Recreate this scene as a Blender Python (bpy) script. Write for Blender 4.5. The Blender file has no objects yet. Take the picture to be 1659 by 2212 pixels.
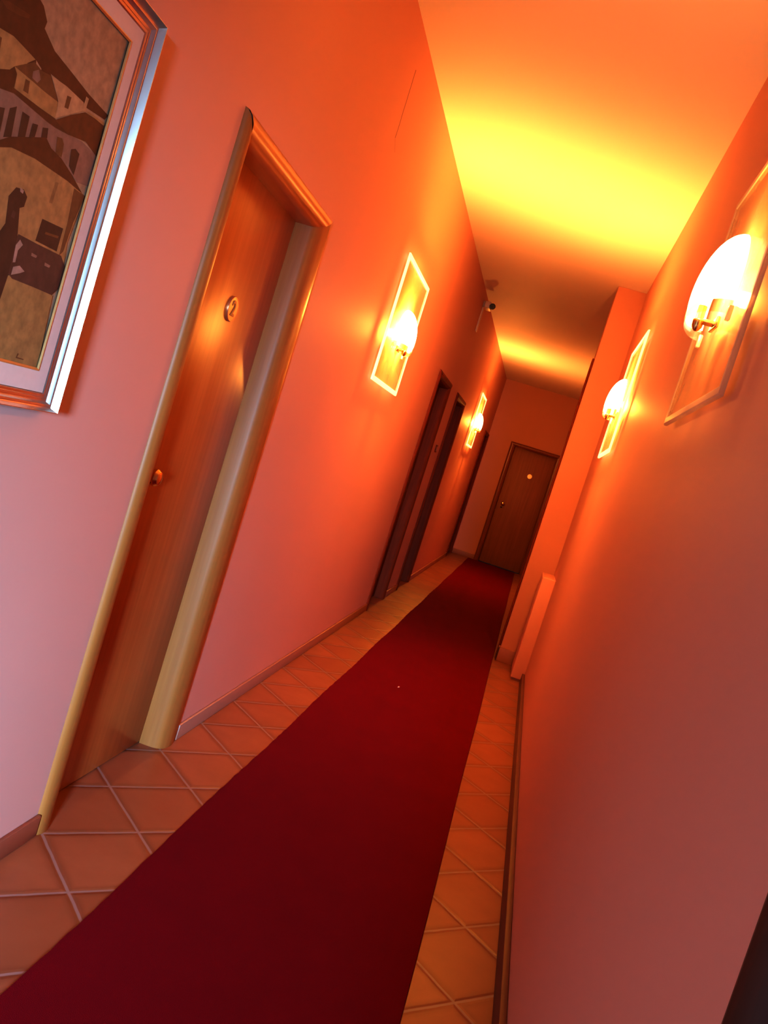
import bpy, bmesh, math, random
from mathutils import Vector, Matrix

# ---------------------------------------------------------------- units
# the plan is drawn in eye-heights (eye = origin); S turns it into metres
S = 1.38
def V(x, y, z): return Vector((x * S, y * S, (z + 1) * S))
XL, XR, ZC, YE, YB = -.778, .252, 1.300, 11.25, -3.0
FL = -1.0
random.seed(4)
scn = bpy.context.scene
col = scn.collection

# ---------------------------------------------------------------- node helper
class NT:
    def __init__(s, name):
        s.m = bpy.data.materials.new(name); s.m.use_nodes = True
        s.t = s.m.node_tree; s.t.nodes.clear()
        s.out = s.n('ShaderNodeOutputMaterial')
    def n(s, typ, **kw):
        o = s.t.nodes.new(typ)
        for k, v in kw.items():
            if k.startswith('i_'):
                o.inputs[k[2:].replace('_', ' ')].default_value = v
            else: setattr(o, k, v)
        return o
    def l(s, a, b): s.t.links.new(a, b)
    def math(s, op, a, b=None, c=None):
        o = s.n('ShaderNodeMath', operation=op)
        for i, v in enumerate((a, b, c)):
            if v is None: continue
            if isinstance(v, (int, float)): o.inputs[i].default_value = v
            else: s.l(v, o.inputs[i])
        return o.outputs[0]
    def mix(s, fac, a, b, blend='MIX'):
        o = s.n('ShaderNodeMix', data_type='RGBA', blend_type=blend)
        for sock, v in ((o.inputs[0], fac), (o.inputs[6], a), (o.inputs[7], b)):
            if isinstance(v, (int, float)): sock.default_value = v
            elif isinstance(v, tuple): sock.default_value = (*v, 1) if len(v) == 3 else v
            else: s.l(v, sock)
        return o.outputs[2]
    def pos(s):
        return s.n('ShaderNodeNewGeometry').outputs['Position']
    def noise(s, scale, detail=3, vec=None, rough=.5):
        o = s.n('ShaderNodeTexNoise'); o.inputs['Scale'].default_value = scale
        o.inputs['Detail'].default_value = detail; o.inputs['Roughness'].default_value = rough
        s.l(vec if vec is not None else s.pos(), o.inputs['Vector'])
        return o.outputs['Fac']
    def scaled(s, v3):
        o = s.n('ShaderNodeVectorMath', operation='MULTIPLY')
        s.l(s.pos(), o.inputs[0]); o.inputs[1].default_value = v3
        return o.outputs[0]
    def bsdf(s, color, rough=.6, metal=0, spec=.5, bump=None, bstr=.2, bdist=.002, coat=0):
        b = s.n('ShaderNodeBsdfPrincipled')
        if isinstance(color, tuple): b.inputs['Base Color'].default_value = (*color, 1)
        else: s.l(color, b.inputs['Base Color'])
        if isinstance(rough, (int, float)): b.inputs['Roughness'].default_value = rough
        else: s.l(rough, b.inputs['Roughness'])
        b.inputs['Metallic'].default_value = metal
        b.inputs['Specular IOR Level'].default_value = spec
        b.inputs['Coat Weight'].default_value = coat
        b.inputs['Coat Roughness'].default_value = .30
        if bump is not None:
            bp = s.n('ShaderNodeBump'); bp.inputs['Strength'].default_value = bstr
            bp.inputs['Distance'].default_value = bdist
            s.l(bump, bp.inputs['Height']); s.l(bp.outputs[0], b.inputs['Normal'])
        s.l(b.outputs[0], s.out.inputs[0])
        return b

def mulc(c, k): return tuple(x * k for x in c)

def plaster(name, c, crack=False):
    t = NT(name)
    n1 = t.noise(1.3, 3); n2 = t.noise(160, 3)
    colr = t.mix(n1, mulc(c, .95), mulc(c, 1.04))
    if crack:                                    # one hairline crack in the paint
        sep = t.n('ShaderNodeSeparateXYZ'); t.l(t.pos(), sep.inputs[0])
        wob = t.math('MULTIPLY', t.math('SUBTRACT', t.noise(9, 2), .5), .012)
        y = t.math('ADD', sep.outputs[1], wob)
        z = sep.outputs[2]
        z0, z1 = (0.968 + 1) * S, (1.190 + 1) * S
        d = t.math('ABSOLUTE', t.math('SUBTRACT', y, 2.845 * S))
        a = t.math('LESS_THAN', d, .0042)
        a = t.math('MULTIPLY', a, t.math('GREATER_THAN', z, z0))
        a = t.math('MULTIPLY', a, t.math('LESS_THAN', z, z1))
        # short hook at its foot, running off at a slant
        dz = t.math('SUBTRACT', z0, z)
        d2 = t.math('ABSOLUTE', t.math('SUBTRACT', t.math('SUBTRACT', y, 2.845 * S), t.math('MULTIPLY', dz, 1.6)))
        b = t.math('LESS_THAN', d2, .007)
        b = t.math('MULTIPLY', b, t.math('GREATER_THAN', dz, 0.0))
        b = t.math('MULTIPLY', b, t.math('LESS_THAN', dz, .042))
        b = t.math('MULTIPLY', b, .35)
        colr = t.mix(t.math('MULTIPLY', t.math('MAXIMUM', a, b), .75), colr, (.16, .05, .03))
    t.bsdf(colr, .62, spec=.25, bump=n2, bstr=.12, bdist=.001)
    return t.m

def wood(name, c1, c2, rough=.32, coat=.25, along='z', spec=.5):
    t = NT(name)
    sc = {'z': (34, 34, 1.6), 'y': (34, 1.6, 34), 'x': (1.6, 34, 34)}[along]
    n = t.noise(1.0, 5, t.scaled(sc), .6)
    n2 = t.noise(.35, 2, t.scaled(sc))
    r = t.n('ShaderNodeValToRGB'); t.l(n, r.inputs[0])
    r.color_ramp.elements[0].position = .3; r.color_ramp.elements[0].color = (*c2, 1)
    r.color_ramp.elements[1].position = .72; r.color_ramp.elements[1].color = (*c1, 1)
    colr = t.mix(t.math('MULTIPLY', n2, .35), r.outputs[0], c2)
    t.bsdf(colr, rough, spec=spec, bump=n, bstr=.06, bdist=.001, coat=coat)
    return t.m

def plain(name, c, rough=.5, metal=0, spec=.5, noise=.04, coat=0):
    t = NT(name)
    n = t.noise(60, 2)
    t.bsdf(t.mix(n, mulc(c, 1 - noise), mulc(c, 1 + noise)), rough, metal, spec, coat=coat)
    return t.m

WALL_C = (.70, .40, .325)
M_wall = plaster('wall_paint', WALL_C)
M_wall_crack = plaster('wall_paint_cracked', WALL_C, True)
M_ceil = plaster('ceiling_paint', (.86, .84, .86))
M_wood = wood('orange_veneer', (.52, .19, .055), (.40, .125, .03), .31, .15)
M_case = wood('orange_casing_wood', (.45, .185, .052), (.35, .13, .034), .42, 0, 'z', .28)
M_head = wood('head_casing_wood', (.66, .26, .07), (.54, .19, .045), .35, .2, 'y')
M_dwood = wood('dark_red_wood', (.30, .060, .016), (.19, .034, .009), .65, 0, 'z', .2)
M_ewood = wood('brown_veneer', (.46, .20, .13), (.34, .14, .09), .5, 0)
M_bwood = wood('brown_black_wood', (.09, .030, .016), (.055, .018, .010), .5, 0)
M_brass = plain('brass', (.83, .56, .22), .22, 1)
M_bronze = plain('bronze_plaque', (.62, .24, .10), .35, .6)
M_darkmetal = plain('dark_metal', (.05, .03, .025), .4, .6)
M_skirt = plain('terracotta_skirting', (.42, .20, .14), .4)
M_white = plain('white_plastic', (.72, .62, .56), .45)
M_black = plain('black_plastic', (.012, .010, .010), .3)
M_lint = plain('lint_fluff', (.9, .8, .75), .9)
M_boxing = plaster('boxing_paint', (.76, .44, .39))

def floor_mat():
    t = NT('terracotta_tiles')
    sep = t.n('ShaderNodeSeparateXYZ'); t.l(t.pos(), sep.inputs[0])
    ta = math.radians(44.8); c, s_ = math.cos(ta), math.sin(ta)
    X, Y = sep.outputs[0], sep.outputs[1]
    T = .2178 * S
    u = t.math('SUBTRACT', t.math('MULTIPLY', X, c), t.math('MULTIPLY', Y, s_))
    v = t.math('ADD', t.math('MULTIPLY', X, s_), t.math('MULTIPLY', Y, c))
    u = t.math('DIVIDE', t.math('ADD', u, 1.756 * S), T)
    v = t.math('DIVIDE', t.math('SUBTRACT', v, .682 * S), T)
    wob = t.math('MULTIPLY', t.math('SUBTRACT', t.noise(14, 2), .5), .018)
    def edge(a):
        f = t.math('FRACT', t.math('ADD', a, 100.0))
        return t.math('MINIMUM', f, t.math('SUBTRACT', 1.0, f)), t.math('FLOOR', t.math('ADD', a, 100.0))
    du, iu = edge(t.math('ADD', u, wob)); dv, iv = edge(t.math('ADD', v, wob))
    d = t.math('MINIMUM', du, dv)
    def ss(lo, hi):
        m = t.n('ShaderNodeMapRange'); m.interpolation_type = 'SMOOTHSTEP'
        m.inputs[1].default_value = lo; m.inputs[2].default_value = hi
        t.l(d, m.inputs[0]); return m.outputs[0]
    grout = t.math('SUBTRACT', 1.0, ss(.010, .020))
    cmb = t.n('ShaderNodeCombineXYZ'); t.l(iu, cmb.inputs[0]); t.l(iv, cmb.inputs[1])
    wn = t.n('ShaderNodeTexWhiteNoise'); wn.noise_dimensions = '3D'; t.l(cmb.outputs[0], wn.inputs['Vector'])
    cl = t.noise(7, 4, None, .6)
    base = t.mix(wn.outputs[0], (.37, .150, .078), (.45, .200, .108))
    base = t.mix(t.math('MULTIPLY', cl, .75), base, (.29, .100, .050))
    edgeshade = t.math('MULTIPLY', t.math('SUBTRACT', 1.0, ss(.02, .12)), .45)
    base = t.mix(edgeshade, base, (.21, .068, .034))
    colr = t.mix(grout, base, (.36, .25, .23))
    h = t.math('ADD', ss(.008, .05), t.math('MULTIPLY', cl, .25))
    t.bsdf(colr, .38, spec=.35, bump=h, bstr=.35, bdist=.003)
    return t.m
M_floor = floor_mat()

def carpet_mat():
    t = NT('red_carpet_pile')
    n = t.noise(420, 3); n2 = t.noise(5, 3)
    c = t.mix(n, (.16, .0024, .0105), (.25, .0038, .0155))
    c = t.mix(t.math('MULTIPLY', n2, .3), c, (.10, .002, .009))
    b = t.bsdf(c, .95, spec=.05, bump=n, bstr=.5, bdist=.004)
    b.inputs['Sheen Weight'].default_value = .06
    b.inputs['Sheen Roughness'].default_value = .5
    b.inputs['Sheen Tint'].default_value = (.9, .3, .4, 1)
    return t.m
M_carpet = carpet_mat()

def glass_mat(name, tint, gl=.10, rough=.05):
    t = NT(name)
    tr = t.n('ShaderNodeBsdfTransparent'); tr.inputs[0].default_value = (*tint, 1)
    g = t.n('ShaderNodeBsdfGlossy'); g.inputs['Roughness'].default_value = rough
    lw = t.n('ShaderNodeLayerWeight'); lw.inputs[0].default_value = .35
    fac = t.math('ADD', t.math('MULTIPLY', lw.outputs['Fresnel'], .35), gl)
    mx = t.n('ShaderNodeMixShader'); t.l(fac, mx.inputs[0]); t.l(tr.outputs[0], mx.inputs[1]); t.l(g.outputs[0], mx.inputs[2])
    t.l(mx.outputs[0], t.out.inputs[0]); return t.m
def milky(name, tint, amount):
    t = NT(name)
    tr = t.n('ShaderNodeBsdfTransparent'); tr.inputs[0].default_value = (*tint, 1)
    d = t.n('ShaderNodeBsdfDiffuse'); d.inputs[0].default_value = (.95, .88, .75, 1)
    tl = t.n('ShaderNodeBsdfTranslucent'); tl.inputs[0].default_value = (.95, .88, .75, 1)
    g = t.n('ShaderNodeBsdfGlossy'); g.inputs['Roughness'].default_value = .12
    a = t.n('ShaderNodeMixShader'); t.l(d.outputs[0], a.inputs[1]); t.l(tl.outputs[0], a.inputs[2])
    b = t.n('ShaderNodeMixShader'); t.l(t.math('MULTIPLY', t.noise(5, 1), amount * 2), b.inputs[0]); t.l(tr.outputs[0], b.inputs[1]); t.l(a.outputs[0], b.inputs[2])
    c = t.n('ShaderNodeMixShader'); c.inputs[0].default_value = .05; t.l(b.outputs[0], c.inputs[1]); t.l(g.outputs[0], c.inputs[2])
    t.l(c.outputs[0], t.out.inputs[0]); return t.m
M_glass = milky('clear_plate_glass', (.97, .93, .86), .24)
M_clip = glass_mat('clear_glass_lip', (1, .95, .7), .25, .2)

def frosted(name, c, transp=.25, added_glow=0):
    t = NT(name)
    d = t.n('ShaderNodeBsdfDiffuse'); d.inputs[0].default_value = (*c, 1)
    tl = t.n('ShaderNodeBsdfTranslucent'); tl.inputs[0].default_value = (*c, 1)
    g = t.n('ShaderNodeBsdfGlossy'); g.inputs['Roughness'].default_value = .25
    tr = t.n('ShaderNodeBsdfTransparent')
    n = t.noise(90, 2)
    a = t.n('ShaderNodeMixShader'); t.l(t.math('ADD', .4, t.math('MULTIPLY', n, .2)), a.inputs[0]); t.l(d.outputs[0], a.inputs[1]); t.l(tl.outputs[0], a.inputs[2])
    b = t.n('ShaderNodeMixShader'); b.inputs[0].default_value = .12; t.l(a.outputs[0], b.inputs[1]); t.l(g.outputs[0], b.inputs[2])
    c_ = t.n('ShaderNodeMixShader'); c_.inputs[0].default_value = transp; t.l(b.outputs[0], c_.inputs[1]); t.l(tr.outputs[0], c_.inputs[2])
    last = c_.outputs[0]
    if added_glow:                                     # emission added so the rim looks brightly lit; it is no lamp
        e = t.n('ShaderNodeEmission'); e.inputs[0].default_value = (1, .74, .40, 1); e.inputs[1].default_value = added_glow
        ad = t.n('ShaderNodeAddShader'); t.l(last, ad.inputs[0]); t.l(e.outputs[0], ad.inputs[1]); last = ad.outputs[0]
    t.l(last, t.out.inputs[0]); return t.m
M_rim = frosted('frosted_glass_edge', (.92, .86, .78), .1)
M_rim_glow = frosted('glass_edge_added_glow', (.95, .88, .78), .1, .85)  # copy of the rim glass with lamplight put in as emission

def glow(name, c, strength, transp):
    t = NT(name)
    e = t.n('ShaderNodeEmission'); e.inputs[0].default_value = (*c, 1)
    n = t.noise(20, 2)
    t.l(t.math('ADD', strength * .9, t.math('MULTIPLY', n, strength * .2)), e.inputs[1])
    tr = t.n('ShaderNodeBsdfTransparent')
    mx = t.n('ShaderNodeMixShader'); mx.inputs[0].default_value = transp
    t.l(e.outputs[0], mx.inputs[1]); t.l(tr.outputs[0], mx.inputs[2]); t.l(mx.outputs[0], t.out.inputs[0])
    return t.m
M_shade = glow('lit_opal_glass', (1, .84, .48), 14.0, .70)
M_bulb = glow('lit_bulb', (1, .85, .5), 20.0, .5)

def frame_mat():
    t = NT('silvered_frame')
    n = t.noise(40, 2)
    t.bsdf(t.mix(n, (.80, .70, .60), (.88, .80, .72)), .25, 1.0)
    return t.m
M_frame = frame_mat()
M_mat = plain('picture_mat_board', (.74, .58, .50), .6)
M_gold = plain('gold_lip', (.70, .46, .20), .5, .8)
M_rskirt = plain('dark_skirting', (.17, .058, .036), .5)
ART_C = dict(sky=(.46, .31, .19), roof=(.12, .032, .011), roof2=(.155, .046, .015), wall=(.44, .25, .10),
             wall2=(.31, .18, .13), wall3=(.54, .34, .18), shade=(.19, .08, .03), shade2=(.33, .175, .07), dark=(.075, .027, .018),
             ground=(.40, .245, .095), crowd=(.11, .047, .036), light=(.45, .29, .22))
def paint_mat():
    t = NT('painted_canvas')
    a = t.n('ShaderNodeVertexColor'); a.layer_name = 'paint'
    n = t.noise(55, 4); n2 = t.noise(14, 3)
    c = t.mix(.8, a.outputs[0], t.mix(n, (.45, .45, .45), (1.5, 1.45, 1.4)), 'MULTIPLY')
    c = t.mix(t.math('MULTIPLY', n2, .3), c, mulc((.20, .10, .05), 1))
    t.bsdf(c, .55, spec=.3, bump=n, bstr=.15, bdist=.001)
    return t.m
M_paint = paint_mat()

# ---------------------------------------------------------------- mesh helpers
def link(name, me, mat, parent=None, smooth=False):
    o = bpy.data.objects.new(name, me); col.objects.link(o)
    if mat: me.materials.append(mat)
    if smooth:
        for p in me.polygons: p.use_smooth = True
    if parent is not None: o.parent = parent
    return o
def obj(name, bm, mat, parent=None, smooth=False, sharp=None):
    bmesh.ops.recalc_face_normals(bm, faces=bm.faces[:])
    me = bpy.data.meshes.new(name); bm.to_mesh(me); bm.free()
    o = link(name, me, mat, parent, smooth)
    if sharp is not None:
        for p in me.polygons: p.use_smooth = True
        me.set_sharp_from_angle(angle=math.radians(sharp))
    return o
def raw(name, bm, mat, parent=None):                # no normal recalculation (open sheets)
    me = bpy.data.meshes.new(name); bm.to_mesh(me); bm.free()
    return link(name, me, mat, parent)
def meta(o, label, cat, group=None, kind=None):
    o['label'] = label; o['category'] = cat
    if group: o['group'] = group
    if kind: o['kind'] = kind
    return o
def empty(name, loc, rot=0):
    o = bpy.data.objects.new(name, None); col.objects.link(o)
    o.location = loc; o.rotation_euler = (0, 0, rot); o.empty_display_size = .1
    return o
def quad(bm, a, b, c, d):
    return bm.faces.new([bm.verts.new(p) for p in (a, b, c, d)])
def box(bm, lo, hi, bev=0, seg=2):
    r = bmesh.ops.create_cube(bm, size=1)
    vs = r['verts']
    for v in vs:
        v.co = Vector([lo[i] + (v.co[i] + .5) * (hi[i] - lo[i]) for i in range(3)])
    if bev > 0:
        es = list({e for v in vs for e in v.link_edges})
        bmesh.ops.bevel(bm, geom=es, offset=bev, segments=seg, affect='EDGES', profile=.5, clamp_overlap=True)
def cyl(bm, p0, p1, r, seg=20, r2=None):
    p0, p1 = Vector(p0), Vector(p1); d = p1 - p0
    q = d.to_track_quat('Z', 'Y')
    m = Matrix.Translation((p0 + p1) / 2) @ q.to_matrix().to_4x4()
    bmesh.ops.create_cone(bm, cap_ends=True, segments=seg, radius1=r, radius2=r if r2 is None else r2, depth=d.length, matrix=m)
def sphere(bm, c, r, u=20, v=12, sc=(1, 1, 1)):
    m = Matrix.Translation(c) @ Matrix.Diagonal((*sc, 1))
    bmesh.ops.create_uvsphere(bm, u_segments=u, v_segments=v, radius=r, matrix=m)
def rotlathe(bm, axis_p, axis_d, prof, seg=24):
    """prof: (distance along the axis, radius) pairs"""
    d = Vector(axis_d).normalized(); q = d.to_track_quat('Z', 'Y').to_matrix()
    rings = []
    for a, r in prof:
        rings.append([bm.verts.new(Vector(axis_p) + d * a + q @ Vector((r * math.cos(2 * math.pi * k / seg), r * math.sin(2 * math.pi * k / seg), 0))) for k in range(seg)])
    for i in range(len(rings) - 1):
        for k in range(seg):
            bm.faces.new((rings[i][k], rings[i][(k + 1) % seg], rings[i + 1][(k + 1) % seg], rings[i + 1][k]))
    bm.faces.new(rings[0]); bm.faces.new(rings[-1])

ART = [
    ('roof', [(0.899,0.3614),(1.0236,0.4091),(1.0414,0.4042),(1.0557,0.3915),(1.0544,0.3821),(1.0857,0.3685),(1.1296,0.3627),(1.1823,0.3553),(1.2445,0.3505),(1.238,0.3414),(1.1877,0.337),(1.1762,0.3404),(1.1278,0.341),(1.0898,0.3403),(1.1213,0.316),(1.0862,0.315),(1.074,0.3193),(1.0691,0.337),(1.0552,0.3412),(1.0313,0.3433),(1.0025,0.3465),(0.9701,0.3418),(0.9118,0.3309)]),
    ('roof2', [(0.9672,0.3703),(0.9784,0.3756),(1.0219,0.3819),(1.0206,0.377),(1.0049,0.3716),(0.979,0.3668)]),
    ('wall', [(0.9125,0.3294),(0.9705,0.341),(1.0029,0.3456),(1.0313,0.3433),(1.0532,0.3413),(1.0317,0.3232),(1.0115,0.3081),(0.9353,0.2753)]),
    ('shade', [(0.9742,0.3328),(0.9839,0.3338),(0.9866,0.3167),(0.9735,0.3122)]),
    ('roof', [(0.9353,0.2753),(1.0115,0.3081),(1.0187,0.3158),(1.0272,0.3093),(1.0278,0.2925),(0.9408,0.2622)]),
    ('shade', [(1.0187,0.3158),(1.053,0.3379),(1.07,0.3352),(1.0758,0.3358),(1.0908,0.3384),(1.1213,0.316),(1.0862,0.315),(1.0542,0.3156)]),
    ('wall2', [(1.0546,0.3267),(1.0648,0.3338),(1.0733,0.3246),(1.0687,0.318),(1.0565,0.3189)]),
    ('wall', [(1.0264,0.311),(1.0542,0.3156),(1.0862,0.315),(1.1205,0.3156),(1.1236,0.2949),(1.0851,0.293),(1.0293,0.2932)]),
    ('shade', [(1.0445,0.3121),(1.0535,0.3131),(1.0569,0.2982),(1.0458,0.2975)]),
    ('wall3', [(1.0924,0.3392),(1.1296,0.3418),(1.1762,0.3404),(1.1799,0.3294),(1.1236,0.2949),(1.1209,0.3169)]),
    ('shade', [(1.136,0.3319),(1.1461,0.3339),(1.146,0.3173),(1.1367,0.3158)]),
    ('wall2', [(0.9408,0.2622),(0.9974,0.2816),(1.0288,0.2903),(1.1094,0.2854),(1.1264,0.2938),(1.1629,0.2877),(1.1955,0.2924),(1.2399,0.2886),(1.2458,0.242),(1.2137,0.237),(1.1607,0.2531),(1.1331,0.2555),(1.1161,0.2639),(1.0454,0.2352),(0.9688,0.1958)]),
    ('roof', [(0.9401,0.2639),(0.9962,0.2842),(1.0278,0.2925),(1.0851,0.293),(1.1239,0.2944),(1.1629,0.2877),(1.1314,0.2841),(1.1104,0.2835),(1.0305,0.2867),(0.9982,0.2798),(0.9418,0.2597)]),
    ('roof2', [(1.1246,0.293),(1.1559,0.3135),(1.1865,0.3304),(1.2405,0.3348),(1.2432,0.2873),(1.206,0.2954),(1.1629,0.2877)]),
    ('wall', [(1.1879,0.3322),(1.1941,0.3343),(1.2415,0.3377),(1.239,0.3329)]),
    ('wall3', [(1.1782,0.3498),(1.1859,0.3497),(1.1853,0.3305),(1.1775,0.3295)]),
    ('dark', [(1.0302,0.2678),(1.0423,0.2753),(1.0471,0.2375),(1.0325,0.2315)]),
    ('dark', [(1.0072,0.2598),(1.0213,0.2639),(1.0248,0.2289),(1.01,0.2229)]),
    ('dark', [(1.055,0.2743),(1.0712,0.2747),(1.0733,0.2482),(1.0589,0.2423)]),
    ('dark', [(1.0806,0.2697),(1.0923,0.2724),(1.0923,0.2559),(1.0807,0.2512)]),
    ('dark', [(1.103,0.2734),(1.1146,0.2772),(1.1179,0.2646),(1.1053,0.2606)]),
    ('shade', [(1.1382,0.2752),(1.1501,0.2777),(1.1574,0.2723),(1.1602,0.2541),(1.1447,0.2541)]),
    ('dark', [(1.1776,0.273),(1.187,0.2773),(1.1995,0.2742),(1.1996,0.2431),(1.1827,0.2505)]),
    ('roof', [(0.9666,0.2011),(1.0238,0.2232),(1.0446,0.237),(1.1156,0.2648),(1.1326,0.2565),(1.1607,0.2531),(1.1941,0.2424),(1.2343,0.2264),(1.2019,0.2278),(1.1018,0.2305),(1.0506,0.224),(0.9695,0.1941)]),
    ('wall', [(0.9637,0.1919),(1.0526,0.226),(1.104,0.2311),(1.1884,0.2307),(1.2417,0.2263),(1.2304,0.1515),(1.2371,0.1212),(1.2179,0.1253),(1.1606,0.1279),(1.1177,0.1286),(1.0156,0.0682)]),
    ('shade2', [(1.1621,0.2198),(1.1702,0.2211),(1.1686,0.1904),(1.1605,0.1893)]),
    ('dark', [(1.1561,0.1642),(1.2106,0.1667),(1.2104,0.132),(1.154,0.132)]),
    ('shade', [(1.1718,0.15),(1.2053,0.1536),(1.2042,0.15),(1.1707,0.1465)]),
    ('shade', [(1.2095,0.227),(1.2417,0.2266),(1.2309,0.1812),(1.2265,0.1365),(1.2188,0.1277),(1.2167,0.1785)]),
    ('ground', [(1.034,0.0241),(1.1136,0.0719),(1.1312,0.0718),(1.2311,0.0694),(1.2444,-0.0443),(1.0655,-0.0511)]),
    ('crowd', [(1.1137,0.1294),(1.1569,0.1289),(1.2241,0.1292),(1.2393,0.1181),(1.2395,0.0818),(1.2273,0.0696),(1.1802,0.0701),(1.1262,0.0696),(1.0981,0.0809)]),
    ('dark', [(1.0828,0.184),(1.0993,0.1868),(1.1103,0.1801),(1.1092,0.1661),(1.1009,0.1618),(1.1127,0.1261),(1.1157,0.0701),(1.1123,0.0276),(1.0531,-0.0),(1.0093,0.1037),(1.0719,0.1169),(1.0809,0.1345),(1.0725,0.1687)]),
    ('crowd', [(1.0889,0.1549),(1.0956,0.1541),(1.096,0.1452),(1.0882,0.1457)]),
    ('light', [(1.1203,0.1237),(1.1293,0.1186),(1.1221,0.1088),(1.1234,0.0922),(1.1177,0.0906),(1.1143,0.1143)]),
    ('light', [(1.1214,0.0854),(1.1347,0.0905),(1.1491,0.0856),(1.1394,0.0808),(1.1216,0.0739)]),
    ('wall2', [(1.153,0.1143),(1.1673,0.1135),(1.1662,0.11),(1.1538,0.1098)]),
    ('wall2', [(1.1892,0.1098),(1.2043,0.1089),(1.2032,0.1053),(1.19,0.1051)]),
    ('light', [(1.0903,0.1867),(1.0999,0.1856),(1.0995,0.1809),(1.0928,0.1816)]),
    ('shade', [(1.1853,-0.0278),(1.1883,-0.0282),(1.1866,-0.0334),(1.2037,-0.034),(1.203,-0.0355),(1.1833,-0.0352)])]

# ---------------------------------------------------------------- the setting
# doors on the left wall: opening y0..y1, top of the opening
DOORS_L = [(1.765, 2.335, .513), (5.461, 6.040, .513), (6.690, 7.270, .513), (10.522, 11.085, .513)]
HOLE = .022                                   # the rough opening lies hidden under the casing

def sheet_wall(name, mat, x, y0, y1, holes, flip):
    bm = bmesh.new(); y = y0
    def q(ya, yb, za, zb):
        ps = [V(x, ya, za), V(x, yb, za), V(x, yb, zb), V(x, ya, zb)]
        quad(bm, *(ps[::-1] if flip else ps))
    for a, b, za, zb in holes:
        q(y, a, FL, ZC)
        if za > FL: q(a, b, FL, za)
        q(a, b, zb, ZC); y = b
    q(y, y1, FL, ZC)
    return raw(name, bm, mat)

holesL = [(a - HOLE, b + HOLE, FL, t + HOLE) for a, b, t in DOORS_L]
o = sheet_wall('wall_left', M_wall_crack, XL, YB, YE, holesL, True)
meta(o, 'long salmon-orange left wall of the corridor with a hairline crack', 'wall', kind='structure')

# right wall: a daylit opening behind the viewpoint, then solid up to the pier and on behind it
OPEN = (-2.75, -1.45, -.985, .20)
RDOOR = (-.18, .600, .513)
o = sheet_wall('wall_right', M_wall, XR, YB, YE, [OPEN, (RDOOR[0] - HOLE, RDOOR[1] + HOLE, FL, RDOOR[2] + HOLE)], False)
meta(o, 'right corridor wall carrying two glass wall lamps', 'wall', kind='structure')

# end wall with the far door's opening
ED = (-.418, .117, .518)
bm = bmesh.new()
def qe(xa, xb, za, zb): quad(bm, V(xa, YE, za), V(xb, YE, za), V(xb, YE, zb), V(xa, YE, zb))
qe(XL, ED[0] - HOLE, FL, ZC); qe(ED[0] - HOLE, ED[1] + HOLE, ED[2] + HOLE, ZC); qe(ED[1] + HOLE, XR, FL, ZC)
o = raw('wall_end', bm, M_wall); meta(o, 'end wall closing the corridor behind the far door', 'wall', kind='structure')
bm = bmesh.new(); quad(bm, V(XR, YB, FL), V(XL, YB, FL), V(XL, YB, ZC), V(XR, YB, ZC))
o = raw('wall_back', bm, M_wall); meta(o, 'wall behind the viewpoint', 'wall', kind='structure')
bm = bmesh.new(); quad(bm, V(XL, YB, FL), V(XR, YB, FL), V(XR, YE, FL), V(XL, YE, FL))
for a, b, t in DOORS_L: quad(bm, V(XL - .12, a - .03, FL), V(XL, a - .03, FL), V(XL, b + .03, FL), V(XL - .12, b + .03, FL))
o = raw('floor', bm, M_floor); meta(o, 'terracotta tiled floor laid on the diagonal with pale grout', 'floor', kind='structure')
bm = bmesh.new(); quad(bm, V(XL, YE, ZC), V(XR, YE, ZC), V(XR, YB, ZC), V(XL, YB, ZC))
o = raw('ceiling', bm, M_ceil); meta(o, 'plain painted ceiling glowing yellow above the lamps', 'ceiling', kind='structure')

PX, PY0, PY1 = .087, 5.28, 5.62
bm = bmesh.new(); box(bm, V(PX, PY0, FL), V(XR + .02, PY1, ZC), .006)
o = obj('wall_pier', bm, M_wall, sharp=40); meta(o, 'projecting orange wall pier at the far end of the right wall', 'wall', kind='structure')

# skirting
BH, BT = .048, .010
def skirt_bm(bm, x0, x1, y0, y1, h): box(bm, V(x0, y0, FL), V(x1, y1, FL + h), .004)
bm = bmesh.new()
cas = [(a - .062, b + (.108 if i == 0 else .062)) for i, (a, b, t) in enumerate(DOORS_L)]
ys = [YB] + [v for c in cas for v in c]
for i in range(0, len(ys), 2):
    y1 = ys[i + 1] if i + 1 < len(ys) else YE
    if y1 - ys[i] > .02: skirt_bm(bm, XL, XL + BT, ys[i], y1, BH)
o = obj('baseboard_left', bm, M_skirt, sharp=40); meta(o, 'low terracotta tile skirting along the left wall', 'baseboard', kind='structure')
bm = bmesh.new(); skirt_bm(bm, XR - .016, XR, RDOOR[1] + .064, 4.86, .058)
o = obj('baseboard_right', bm, M_rskirt, sharp=40); meta(o, 'low skirting along the foot of the right wall', 'baseboard', kind='structure')
bm = bmesh.new(); skirt_bm(bm, PX - .009, XR, PY0 - .009, PY0, .085); skirt_bm(bm, PX - .009, PX, PY0 - .009, PY1, .085)
o = obj('baseboard_pier', bm, M_skirt, sharp=40); meta(o, 'brown skirting around the foot of the projecting pier', 'baseboard', kind='structure')
bm = bmesh.new(); skirt_bm(bm, XL + BT, ED[0] - .064, YE - BT, YE, BH + .012)
o = obj('baseboard_end', bm, M_skirt, sharp=40); meta(o, 'skirting on the end wall left of the far door', 'baseboard', kind='structure')

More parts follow.
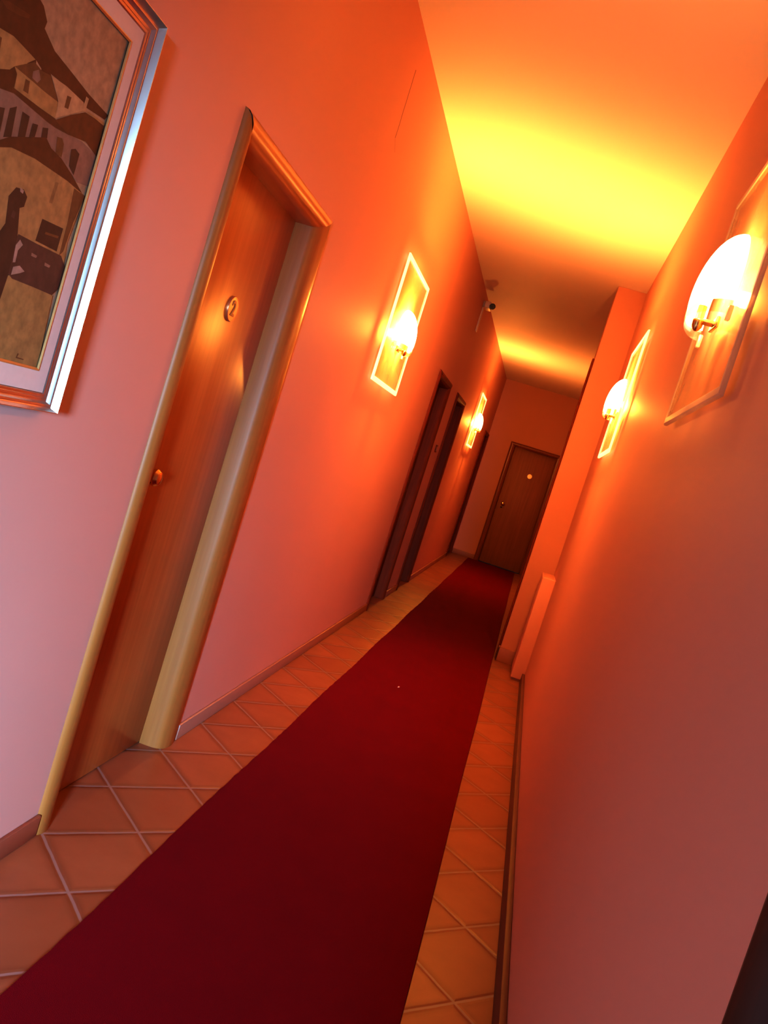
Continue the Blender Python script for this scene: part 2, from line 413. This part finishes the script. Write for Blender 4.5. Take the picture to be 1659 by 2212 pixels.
# ---------------------------------------------------------------- doors
# every door is built in its own frame: u along the wall, w out into the corridor, z up (eye-heights)
PROF = [(0, -.058), (0, -.014), (.003, -.002), (.009, .007), (.018, .012), (.030, .014), (.044, .013), (.054, .010), (.060, .005), (.062, 0), (.062, -.003)]
BULL = [(0, -.058), (.002, -.020), (.007, -.006), (.015, .004), (.027, .010), (.042, .0135), (.060, .0135), (.080, .012), (.096, .009), (.106, .004), (.108, 0)]
TOPP = [(0, -.058), (0, -.014), (.002, -.004), (.007, .005), (.013, .008), (.018, .014), (.030, .0185), (.042, .0165), (.050, .010), (.054, 0), (.054, -.003)]
def door(name, u0, u1, zt, place, mats, right=PROF, knob='left', plaque=True, digit=None, top=TOPP, depth=.058, handle=None):
    mc, ml = mats
    root = empty(name, place(0, 0, FL))
    inv = Matrix.Translation(root.location).inverted()
    P = lambda u, w, z: inv @ place(u, w, z)
    bm = bmesh.new()
    rows = []
    for (dl, wl), (dt, wt), (dr, wr) in zip(PROF, top, right):
        rows.append([bm.verts.new(P(u0 - dl, wl, FL)), bm.verts.new(P(u0 - dl, (wl + wt) / 2, zt + dt)),
                     bm.verts.new(P(u1 + dr, (wr + wt) / 2, zt + dt)), bm.verts.new(P(u1 + dr, wr, FL))])
    # top rail gets its own ends so the three profiles may differ
    bm2 = bmesh.new(); rt = []
    for (dl, wl), (dt, wt), (dr, wr) in zip(PROF, top, right):
        rt.append([bm2.verts.new(P(u0 - dl, wt, zt + dt)), bm2.verts.new(P(u1 + dr, wt, zt + dt))])
    for i in range(len(rows) - 1):
        a, b = rows[i], rows[i + 1]
        bm.faces.new((a[0], a[1], b[1], b[0])); bm.faces.new((a[2], a[3], b[3], b[2]))
        bm2.faces.new((rt[i][0], rt[i][1], rt[i + 1][1], rt[i + 1][0]))
    obj('door_jamb', bm, mc, root, sharp=50); obj('door_head', bm2, M_head if mc is M_case else mc, root, sharp=50)
    bm = bmesh.new()
    lo, hi = P(u0 - .012, -depth - .030, FL + .004), P(u1 + .012, -depth, zt + .012)
    box(bm, [min(a, b) for a, b in zip(lo, hi)], [max(a, b) for a, b in zip(lo, hi)], .003)
    leaf = obj('door_leaf', bm, ml, root, sharp=40)
    ku = u0 + .072 if knob == 'left' else u1 - .072
    nrm = (P(0, 1, 0) - P(0, 0, 0)).normalized(); alongu = (P(1, 0, 0) - P(0, 0, 0)).normalized()
    c = P(ku, -depth, -.212)
    bm = bmesh.new()
    rotlathe(bm, c, nrm, [(0, .024), (.006, .024), (.009, .017), (.012, .010), (.030, .010), (.036, .019), (.046, .026), (.058, .027), (.068, .020), (.072, .006)])
    obj('door_knob', bm, M_brass, leaf, sharp=35)
    bm = bmesh.new()
    k = P(ku - .006, -depth, -.262)
    rotlathe(bm, k, nrm, [(0, .014), (.004, .014), (.006, .010), (.010, .009)], 16)
    obj('keyhole_plate', bm, M_darkmetal, leaf, sharp=35)
    if plaque:
        pu = (u0 + u1) / 2 + .022
        c = P(pu, -depth, .213)
        bm = bmesh.new()
        rotlathe(bm, c, nrm, [(0, .043), (.006, .043), (.009, .041), (.009, .038), (.008, .037), (.008, .001)], 36)
        pl = obj('number_plaque', bm, plaque if not isinstance(plaque, bool) else M_bronze, leaf, sharp=35)
        if digit:
            cu = bpy.data.curves.new('digit', 'FONT'); cu.body = digit; cu.size = .072; cu.offset = .0012; cu.extrude = .0020; cu.bevel_depth = .0006
            cu.align_x = 'CENTER'; cu.align_y = 'CENTER'
            tmp = bpy.data.objects.new('tmp', cu); col.objects.link(tmp)
            dg = bpy.context.evaluated_depsgraph_get(); dg.update()
            me = bpy.data.meshes.new_from_object(tmp.evaluated_get(dg)); bpy.data.objects.remove(tmp)
            z = Vector((0, 0, 1)); x = z.cross(nrm)
            mt = Matrix((x, z, nrm)).transposed().to_4x4(); mt.translation = c + nrm * .0085
            me.transform(mt)
            link('door_number', me, M_case, pl)
    return root

left = lambda u, w, z: V(XL + w, u, z)
endw = lambda u, w, z: V(u, YE - w, z)
rightw = lambda u, w, z: V(XR - w, u, z)
DK = (M_dwood, M_dwood)
d = door('door_1', *DOORS_L[0], left, (M_case, M_wood), right=BULL, digit='2')
meta(d, 'nearest door on the left, orange wood with a round number plaque', 'door', 'doors along the left wall', 'structure')
d = door('door_2', *DOORS_L[1], left, DK)
meta(d, 'second door on the left, dark red, just past the left lamp', 'door', 'doors along the left wall', 'structure')
d = door('door_3', *DOORS_L[2], left, DK)
meta(d, 'third door on the left, dark red, just before the far lamp', 'door', 'doors along the left wall', 'structure')
d = door('door_4', *DOORS_L[3], left, DK)
meta(d, 'last door on the left, thin dark edge in the far corner', 'door', 'doors along the left wall', 'structure')
d = door('door_5', *ED, endw, (wood('red_casing', (.34, .10, .05), (.25, .07, .03)), M_ewood), plaque=M_brass)
meta(d, 'brown door in the end wall with a shining brass plaque', 'door', None, 'structure')
d = door('door_6', *RDOOR, rightw, (M_bwood, M_bwood), plaque=False)
meta(d, 'dark brown door casing at the near right edge', 'door', None, 'structure')

# dark casing that peeps out behind the pier, seen edge-on
bm = bmesh.new(); box(bm, V(.0745, 5.32, FL), V(PX, 5.45, .870), .004)
o = obj('trim_1', bm, M_dwood, sharp=40); meta(o, 'tall thin dark red casing along the pier back edge', 'trim', None, 'structure')

# ---------------------------------------------------------------- red runner
bm = bmesh.new()
y0, y1, xa, xb = -2.6, 11.20, -.547, .0665
N = 460; top = []
for i in range(N + 1):
    y = y0 + (y1 - y0) * i / N
    ja = .0022 * math.sin(y * 5.1) + random.uniform(-.0012, .0012); jb = .0012 * math.sin(y * 3.3 + 1)
    row = []
    for x, h in ((xa + ja, 0), (xa + ja + .002, .006), (xb + jb - .002, .006), (xb + jb, 0)):
        row.append(bm.verts.new(V(x, y, FL) + Vector((0, 0, .001 + h))))
    top.append(row)
for i in range(N):
    for k in range(3):
        bm.faces.new((top[i][k], top[i][k + 1], top[i + 1][k + 1], top[i + 1][k]))
bm.faces.new(top[0]); bm.faces.new(top[-1][::-1])
o = obj('carpet_runner', bm, M_carpet)
meta(o, 'long dark red carpet runner down the middle of the tiled floor', 'carpet')

bm = bmesh.new()
sphere(bm, V(-.3065, 3.88, FL) + Vector((0, 0, .0105)), .006, 10, 6, (.8, 1.6, .6))
cyl(bm, V(-.3065, 3.88, FL) + Vector((-.004, -.012, .009)), V(-.3065, 3.88, FL) + Vector((.004, .014, .0095)), .0016, 6)
o = obj('lint_speck', bm, M_lint, smooth=True); meta(o, 'tiny pale speck of lint lying on the red runner', 'lint')

# ---------------------------------------------------------------- low boxed-in column by the right wall
root = empty('pipe_boxing', V(.215, 5.0, FL))
off = root.location
bm = bmesh.new(); box(bm, V(.180, 4.885, FL + .012) - off, V(XR + .004, 5.20, -.405) - off, .010, 3)
obj('boxing_body', bm, M_boxing, root, sharp=40)
bm = bmesh.new(); box(bm, V(.186, 4.892, FL) - off, V(XR, 5.20, FL + .014) - off, .003)
obj('boxing_foot', bm, M_skirt, root, sharp=40)
meta(root, 'waist-high pink boxed-in column between right wall and pier', 'pipe boxing')

# ---------------------------------------------------------------- framed picture
FY0, FY1, FZ0, FZ1 = .66, 1.298, -.104, .517
root = empty('framed_picture', V(XL, (FY0 + FY1) / 2, FZ0)); off = root.location
# moulding: (inset from the outer edge, height off the wall)
prof = [(0, .001), (0, .0260), (.0003, .0275), (.0010, .0282), (.0018, .0280), (.0064, .0174), (.0070, .0166), (.0076, .0166), (.0096, .0168), (.0104, .0174), (.0112, .0172),
        (.0120, .0162), (.0146, .0112), (.0152, .0106), (.0180, .0104), (.0190, .0112), (.0202, .0112), (.0212, .0102), (.0250, .0098), (.0285, .0060)]
bm = bmesh.new(); rings = []
for d_, t in prof:
    rings.append([bm.verts.new(V(XL + t, y, z) - off) for y, z in ((FY0 + d_, FZ0 + d_), (FY1 - d_, FZ0 + d_), (FY1 - d_, FZ1 - d_), (FY0 + d_, FZ1 - d_))])
for i in range(len(rings) - 1):
    for k in range(4):
        bm.faces.new((rings[i][k], rings[i][(k + 1) % 4], rings[i + 1][(k + 1) % 4], rings[i + 1][k]))
obj('picture_frame', bm, M_frame, root, sharp=28)
AY0, AY1, AZ0, AZ1 = .722, 1.2435, -.044, .4635
bm = bmesh.new()
I = .027
oo = [(FY0 + I, FZ0 + I), (FY1 - I, FZ0 + I), (FY1 - I, FZ1 - I), (FY0 + I, FZ1 - I)]
ii = [(AY0, AZ0), (AY1, AZ0), (AY1, AZ1), (AY0, AZ1)]
ro = [bm.verts.new(V(XL + .0085, *p) - off) for p in oo]; ri = [bm.verts.new(V(XL + .0085, *p) - off) for p in ii]
for k in range(4): bm.faces.new((ro[k], ro[(k + 1) % 4], ri[(k + 1) % 4], ri[k]))
obj('picture_mat', bm, M_mat, root)
bm = bmesh.new(); g = []
for d_, t in ((-.0014, .0086), (-.0008, .0094), (.0006, .0094), (.0030, .0072)):
    g.append([bm.verts.new(V(XL + t, y, z) - off) for y, z in ((AY0 + d_, AZ0 + d_), (AY1 - d_, AZ0 + d_), (AY1 - d_, AZ1 - d_), (AY0 + d_, AZ1 - d_))])
for i in range(3):
    for k in range(4): bm.faces.new((g[i][k], g[i][(k + 1) % 4], g[i + 1][(k + 1) % 4], g[i + 1][k]))
obj('mat_lip', bm, M_gold, root, sharp=40)
# the painting: flat patches of paint laid one over the other
bm = bmesh.new(); lay = bm.loops.layers.float_color.new('paint')
def clip(P):
    for ax, lim, sg in ((0, AY0, 1), (0, AY1, -1), (1, AZ0, 1), (1, AZ1, -1)):
        Q = []
        for i in range(len(P)):
            a, b = P[i], P[(i + 1) % len(P)]
            ia, ib = sg * (a[ax] - lim) >= 0, sg * (b[ax] - lim) >= 0
            if ia: Q.append(a)
            if ia != ib:
                t = (lim - a[ax]) / (b[ax] - a[ax]); Q.append(tuple(a[j] + t * (b[j] - a[j]) for j in (0, 1)))
        P = Q
        if len(P) < 3: return []
    return P
patches = [('sky', [(AY0, AZ0), (AY1, AZ0), (AY1, AZ1), (AY0, AZ1)]),
           ('roof', [(AY0, .47), (1.0, .47), (1.06, .33), (AY0, .30)]), ('wall', [(AY0, .33), (1.06, .33), (1.06, .0), (AY0, .0)]),
           ('wall2', [(AY0, .20), (1.06, .20), (1.06, .12), (AY0, .12)]), ('ground', [(AY0, .06), (1.10, .06), (1.10, -.05), (AY0, -.05)]),
           ('crowd', [(AY0, .10), (1.08, .11), (1.08, .05), (AY0, .05)])] + ART
for i, (c, P) in enumerate(patches):
    P = clip(P)
    if not P: continue
    f = bm.faces.new([bm.verts.new(V(XL + .0045 + i * .00003, y, z) - off) for y, z in P])
    f.normal_update()
    if f.normal.x < 0: f.normal_flip()
    for lp in f.loops: lp[lay] = (*ART_C[c], 1)
bmesh.ops.triangulate(bm, faces=bm.faces[:])
raw('painting', bm, M_paint, root)
meta(root, 'silver framed townscape painting in brown tones on the left wall', 'picture')

# ---------------------------------------------------------------- wall lamps
# local frame: x out of the wall, y along it, z up (metres); plate centre is the origin
PW, PH = .31 * S, .262 * S          # half sizes of the glass plate
LAMP_COL = (1.0, .41, .075)
def make_sconce(name):
    root = empty(name, (0, 0, 0))
    x0, x1 = .020, .028
    e = .026
    bm = bmesh.new(); box(bm, (x0, -PW + e, -PH + e), (x1, PW - e, PH - e)); obj('glass_plate', bm, M_glass, root)
    bm = bmesh.new()
    R = [[bm.verts.new((x, sy * (PW - d_), sz * (PH - d_))) for sy, sz in ((-1, -1), (1, -1), (1, 1), (-1, 1))]
         for d_, x in ((e, x0 - .001), (0, x0 - .001), (0, x1), (.005, x1 + .003), (e - .004, x1 + .003), (e, x1))]
    for i in range(len(R)):
        a, b = R[i], R[(i + 1) % len(R)]
        for k in range(4): bm.faces.new((a[k], a[(k + 1) % 4], b[(k + 1) % 4], b[k]))
    obj('plate_edge', bm, M_rim, root, sharp=30)
    # opal shade: a clam-shell dome, closed above, open below
    ax, ay, az = .080, .215, .165
    zb = -.095
    bm = bmesh.new(); nu, nv = 40, 16; rows = []
    for j in range(nv + 1):
        ph = math.radians(-18 + 108 * j / nv)
        cz, rr = math.sin(ph), max(math.cos(ph), 0.02)
        rows.append([bm.verts.new((x1 + .006 + ax * rr * math.sin(math.pi * k / nu), -ay * rr * math.cos(math.pi * k / nu), zb + .052 + az * cz)) for k in range(nu + 1)])
    for j in range(nv):
        for k in range(nu): bm.faces.new((rows[j][k], rows[j][k + 1], rows[j + 1][k + 1], rows[j + 1][k]))
    obj('lamp_shade', bm, M_shade, root, smooth=True)
    # clear lip hanging below the opal part
    bm = bmesh.new(); rr2 = []
    for z, s_ in ((zb + .006, .985), (zb - .014, .97), (zb - .032, .93)):
        rr2.append([bm.verts.new((x1 + .006 + ax * s_ * math.sin(math.pi * k / nu), -ay * s_ * math.cos(math.pi * k / nu), z + .012 * (1 - abs(math.cos(math.pi * k / nu))))) for k in range(nu + 1)])
    for j in range(2):
        for k in range(nu): bm.faces.new((rr2[j][k], rr2[j][k + 1], rr2[j + 1][k + 1], rr2[j + 1][k]))
    obj('shade_lip', bm, M_clip, root, smooth=True)
    bm = bmesh.new()
    cyl(bm, (x1, 0, zb - .02), (x1 + .050, 0, zb - .02), .009, 14)
    box(bm, (x1, -.045, zb - .035), (x1 + .010, .045, zb - .005), .003)
    br = obj('bracket', bm, M_brass, root, sharp=40)
    bm = bmesh.new()
    rotlathe(bm, (x1 + .048, 0, zb - .050), (0, 0, 1), [(0, .005), (.004, .009), (.012, .014), (.030, .015), (.034, .012), (.070, .011)], 20)
    obj('lamp_socket', bm, M_brass, br, sharp=35)
    bm = bmesh.new()
    rotlathe(bm, (x1 + .048, 0, zb + .022), (0, 0, 1), [(0, .013), (.02, .018), (.05, .022), (.085, .019), (.11, .011), (.125, .002)], 20)
    obj('bulb', bm, M_bulb, root, smooth=True)
    for sy in (-1, 1):
        bm = bmesh.new()
        box(bm, (x1, sy * (ay - .012) - .010, zb - .050), (x1 + .012, sy * (ay - .012) + .010, zb - .012), .003)
        obj('shade_clip', bm, M_rim, root, sharp=40)
    return root
def copy_tree(o, parent=None):
    c = o.copy(); col.objects.link(c); c.parent = parent
    for ch in list(o.children): copy_tree(ch, c)
    return c
proto = make_sconce('wall_sconce')
spots = [('R', 1.815, .507, 'large glass wall lamp nearest on the right wall', .28),
         ('R', 4.070, .527, 'second glass wall lamp on the right wall, beside the pier', 1.0),
         ('L', 3.815, .513, 'glass wall lamp between first and second doors on the left', 1.0),
         ('L', 8.800, .530, 'small far glass wall lamp past the third left door', 2.0)]
LAMPS = []
for i, (side, y, z, lab, k) in enumerate(spots):
    o = proto if i == 0 else copy_tree(proto)
    o.location = V(XL if side == 'L' else XR, y, z); o.rotation_euler = (0, 0, 0 if side == 'L' else math.pi)
    meta(o, lab, 'wall lamp', 'glass wall lamps along the corridor')
    if i:                                       # the three farther plates get rims with added emission, imitating caught lamplight
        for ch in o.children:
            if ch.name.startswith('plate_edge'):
                ch.material_slots[0].link = 'OBJECT'; ch.material_slots[0].material = M_rim_glow
    LAMPS.append((side, y, z, k))

# ---------------------------------------------------------------- small wall fittings
root = empty('security_camera', V(XL, 6.52, 1.225)); off = root.location
bm = bmesh.new(); cyl(bm, V(XL, 6.52, 1.225) - off, V(XL + .012, 6.52, 1.225) - off, .036, 20); cyl(bm, V(XL + .01, 6.52, 1.225) - off, V(XL + .036, 6.50, 1.230) - off, .012, 12)
obj('wall_bracket', bm, M_white, root, sharp=40)
bm = bmesh.new(); box(bm, V(XL + .020, 6.42, 1.190) - off, V(XL + .062, 6.56, 1.236) - off, .008)
obj('camera_body', bm, M_white, root, sharp=40)
bm = bmesh.new(); c = V(XL + .078, 6.41, 1.203) - off
rotlathe(bm, c, (.25, -1, -.1), [(-.09, .024), (0, .029), (.02, .030), (.022, .022), (.016, .001)], 24)
obj('camera_lens', bm, M_black, root, sharp=35)
bm = bmesh.new(); box(bm, V(XL, 6.50, 1.02) - off, V(XL + .010, 6.56, 1.20) - off, .003)
obj('cable_cover', bm, M_white, root, sharp=40)
meta(root, 'small security camera high on the left wall under the ceiling', 'camera')

root = empty('wall_switch', V(XL, 6.40, .10)); off = root.location
bm = bmesh.new(); box(bm, V(XL, 6.36, .085) - off, V(XL + .006, 6.44, .140) - off, .003); obj('switch_plate', bm, M_dwood, root, sharp=40)
bm = bmesh.new(); box(bm, V(XL + .004, 6.388, .095) - off, V(XL + .009, 6.412, .13) - off, .002); obj('switch_rocker', bm, M_skirt, root, sharp=40)
meta(root, 'small dark plate on the left wall between second and third doors', 'switch')

# ---------------------------------------------------------------- light
def light(name, typ, loc, energy, color, parent=None, **kw):
    l = bpy.data.lights.new(name, typ); l.energy = energy; l.color = color
    for k, v in kw.items(): setattr(l, k, v)
    o = bpy.data.objects.new(name, l); col.objects.link(o); o.location = loc
    return o
PT, UP = 118, 195
for side, y, z, k in LAMPS:
    sx = 1 if side == 'L' else -1
    p = V(XL if side == 'L' else XR, y, z) + Vector((sx * .078, 0, -.032))
    light('bulb_light', 'POINT', p, PT * k, LAMP_COL, shadow_soft_size=.022)
    u = light('bulb_uplight', 'SPOT', p + Vector((0, 0, .01)), UP * min(k, .75 if y > 6 else 1.0), LAMP_COL, shadow_soft_size=.03, spot_size=math.radians(125), spot_blend=1.0)
    u.rotation_euler = Vector((sx * .38, 0, 1)).to_track_quat('-Z', 'Y').to_euler()
# daylight from outside, through the side opening behind the viewpoint
lp, tg = V(XR + 1.1, -5.4, .35), V(XL, 1.6, -.10)
a = light('daylight', 'AREA', lp, 11600, (.36, .63, .97), shape='RECTANGLE', size=1.8 * S, size_y=1.4 * S)
a.rotation_euler = (tg - lp).to_track_quat('-Z', 'Y').to_euler()
w = bpy.data.worlds.new('dim'); scn.world = w; w.use_nodes = True
bg = w.node_tree.nodes['Background']; bg.inputs[0].default_value = (.5, .5, .6, 1); bg.inputs[1].default_value = .02

# ---------------------------------------------------------------- camera
cam = bpy.data.cameras.new('camera'); cam.sensor_fit = 'VERTICAL'; cam.sensor_height = 24
cam.lens = 1907.66 / 2212 * 24; cam.clip_start = .02
co = bpy.data.objects.new('camera', cam); col.objects.link(co)
r = Vector((0.93922186, 0.16769142, 0.29956949)); dn = Vector((0.30674962, -0.01806902, -0.95161872)); fw = Vector((-0.15416537, 0.98567393, -0.06841009))
co.matrix_world = Matrix(((r.x, -dn.x, -fw.x, 0), (r.y, -dn.y, -fw.y, 0), (r.z, -dn.z, -fw.z, S), (0, 0, 0, 1)))
scn.camera = co
scn.view_settings.view_transform = 'Standard'; scn.view_settings.look = 'None'
scn.view_settings.exposure = 0; scn.view_settings.gamma = .70
scn.cycles.max_bounces = 10; scn.cycles.diffuse_bounces = 6; scn.cycles.transparent_max_bounces = 16
scn.cycles.caustics_reflective = False; scn.cycles.caustics_refractive = False
scn.cycles.sample_clamp_indirect = 6
scn.cycles.use_denoising = True
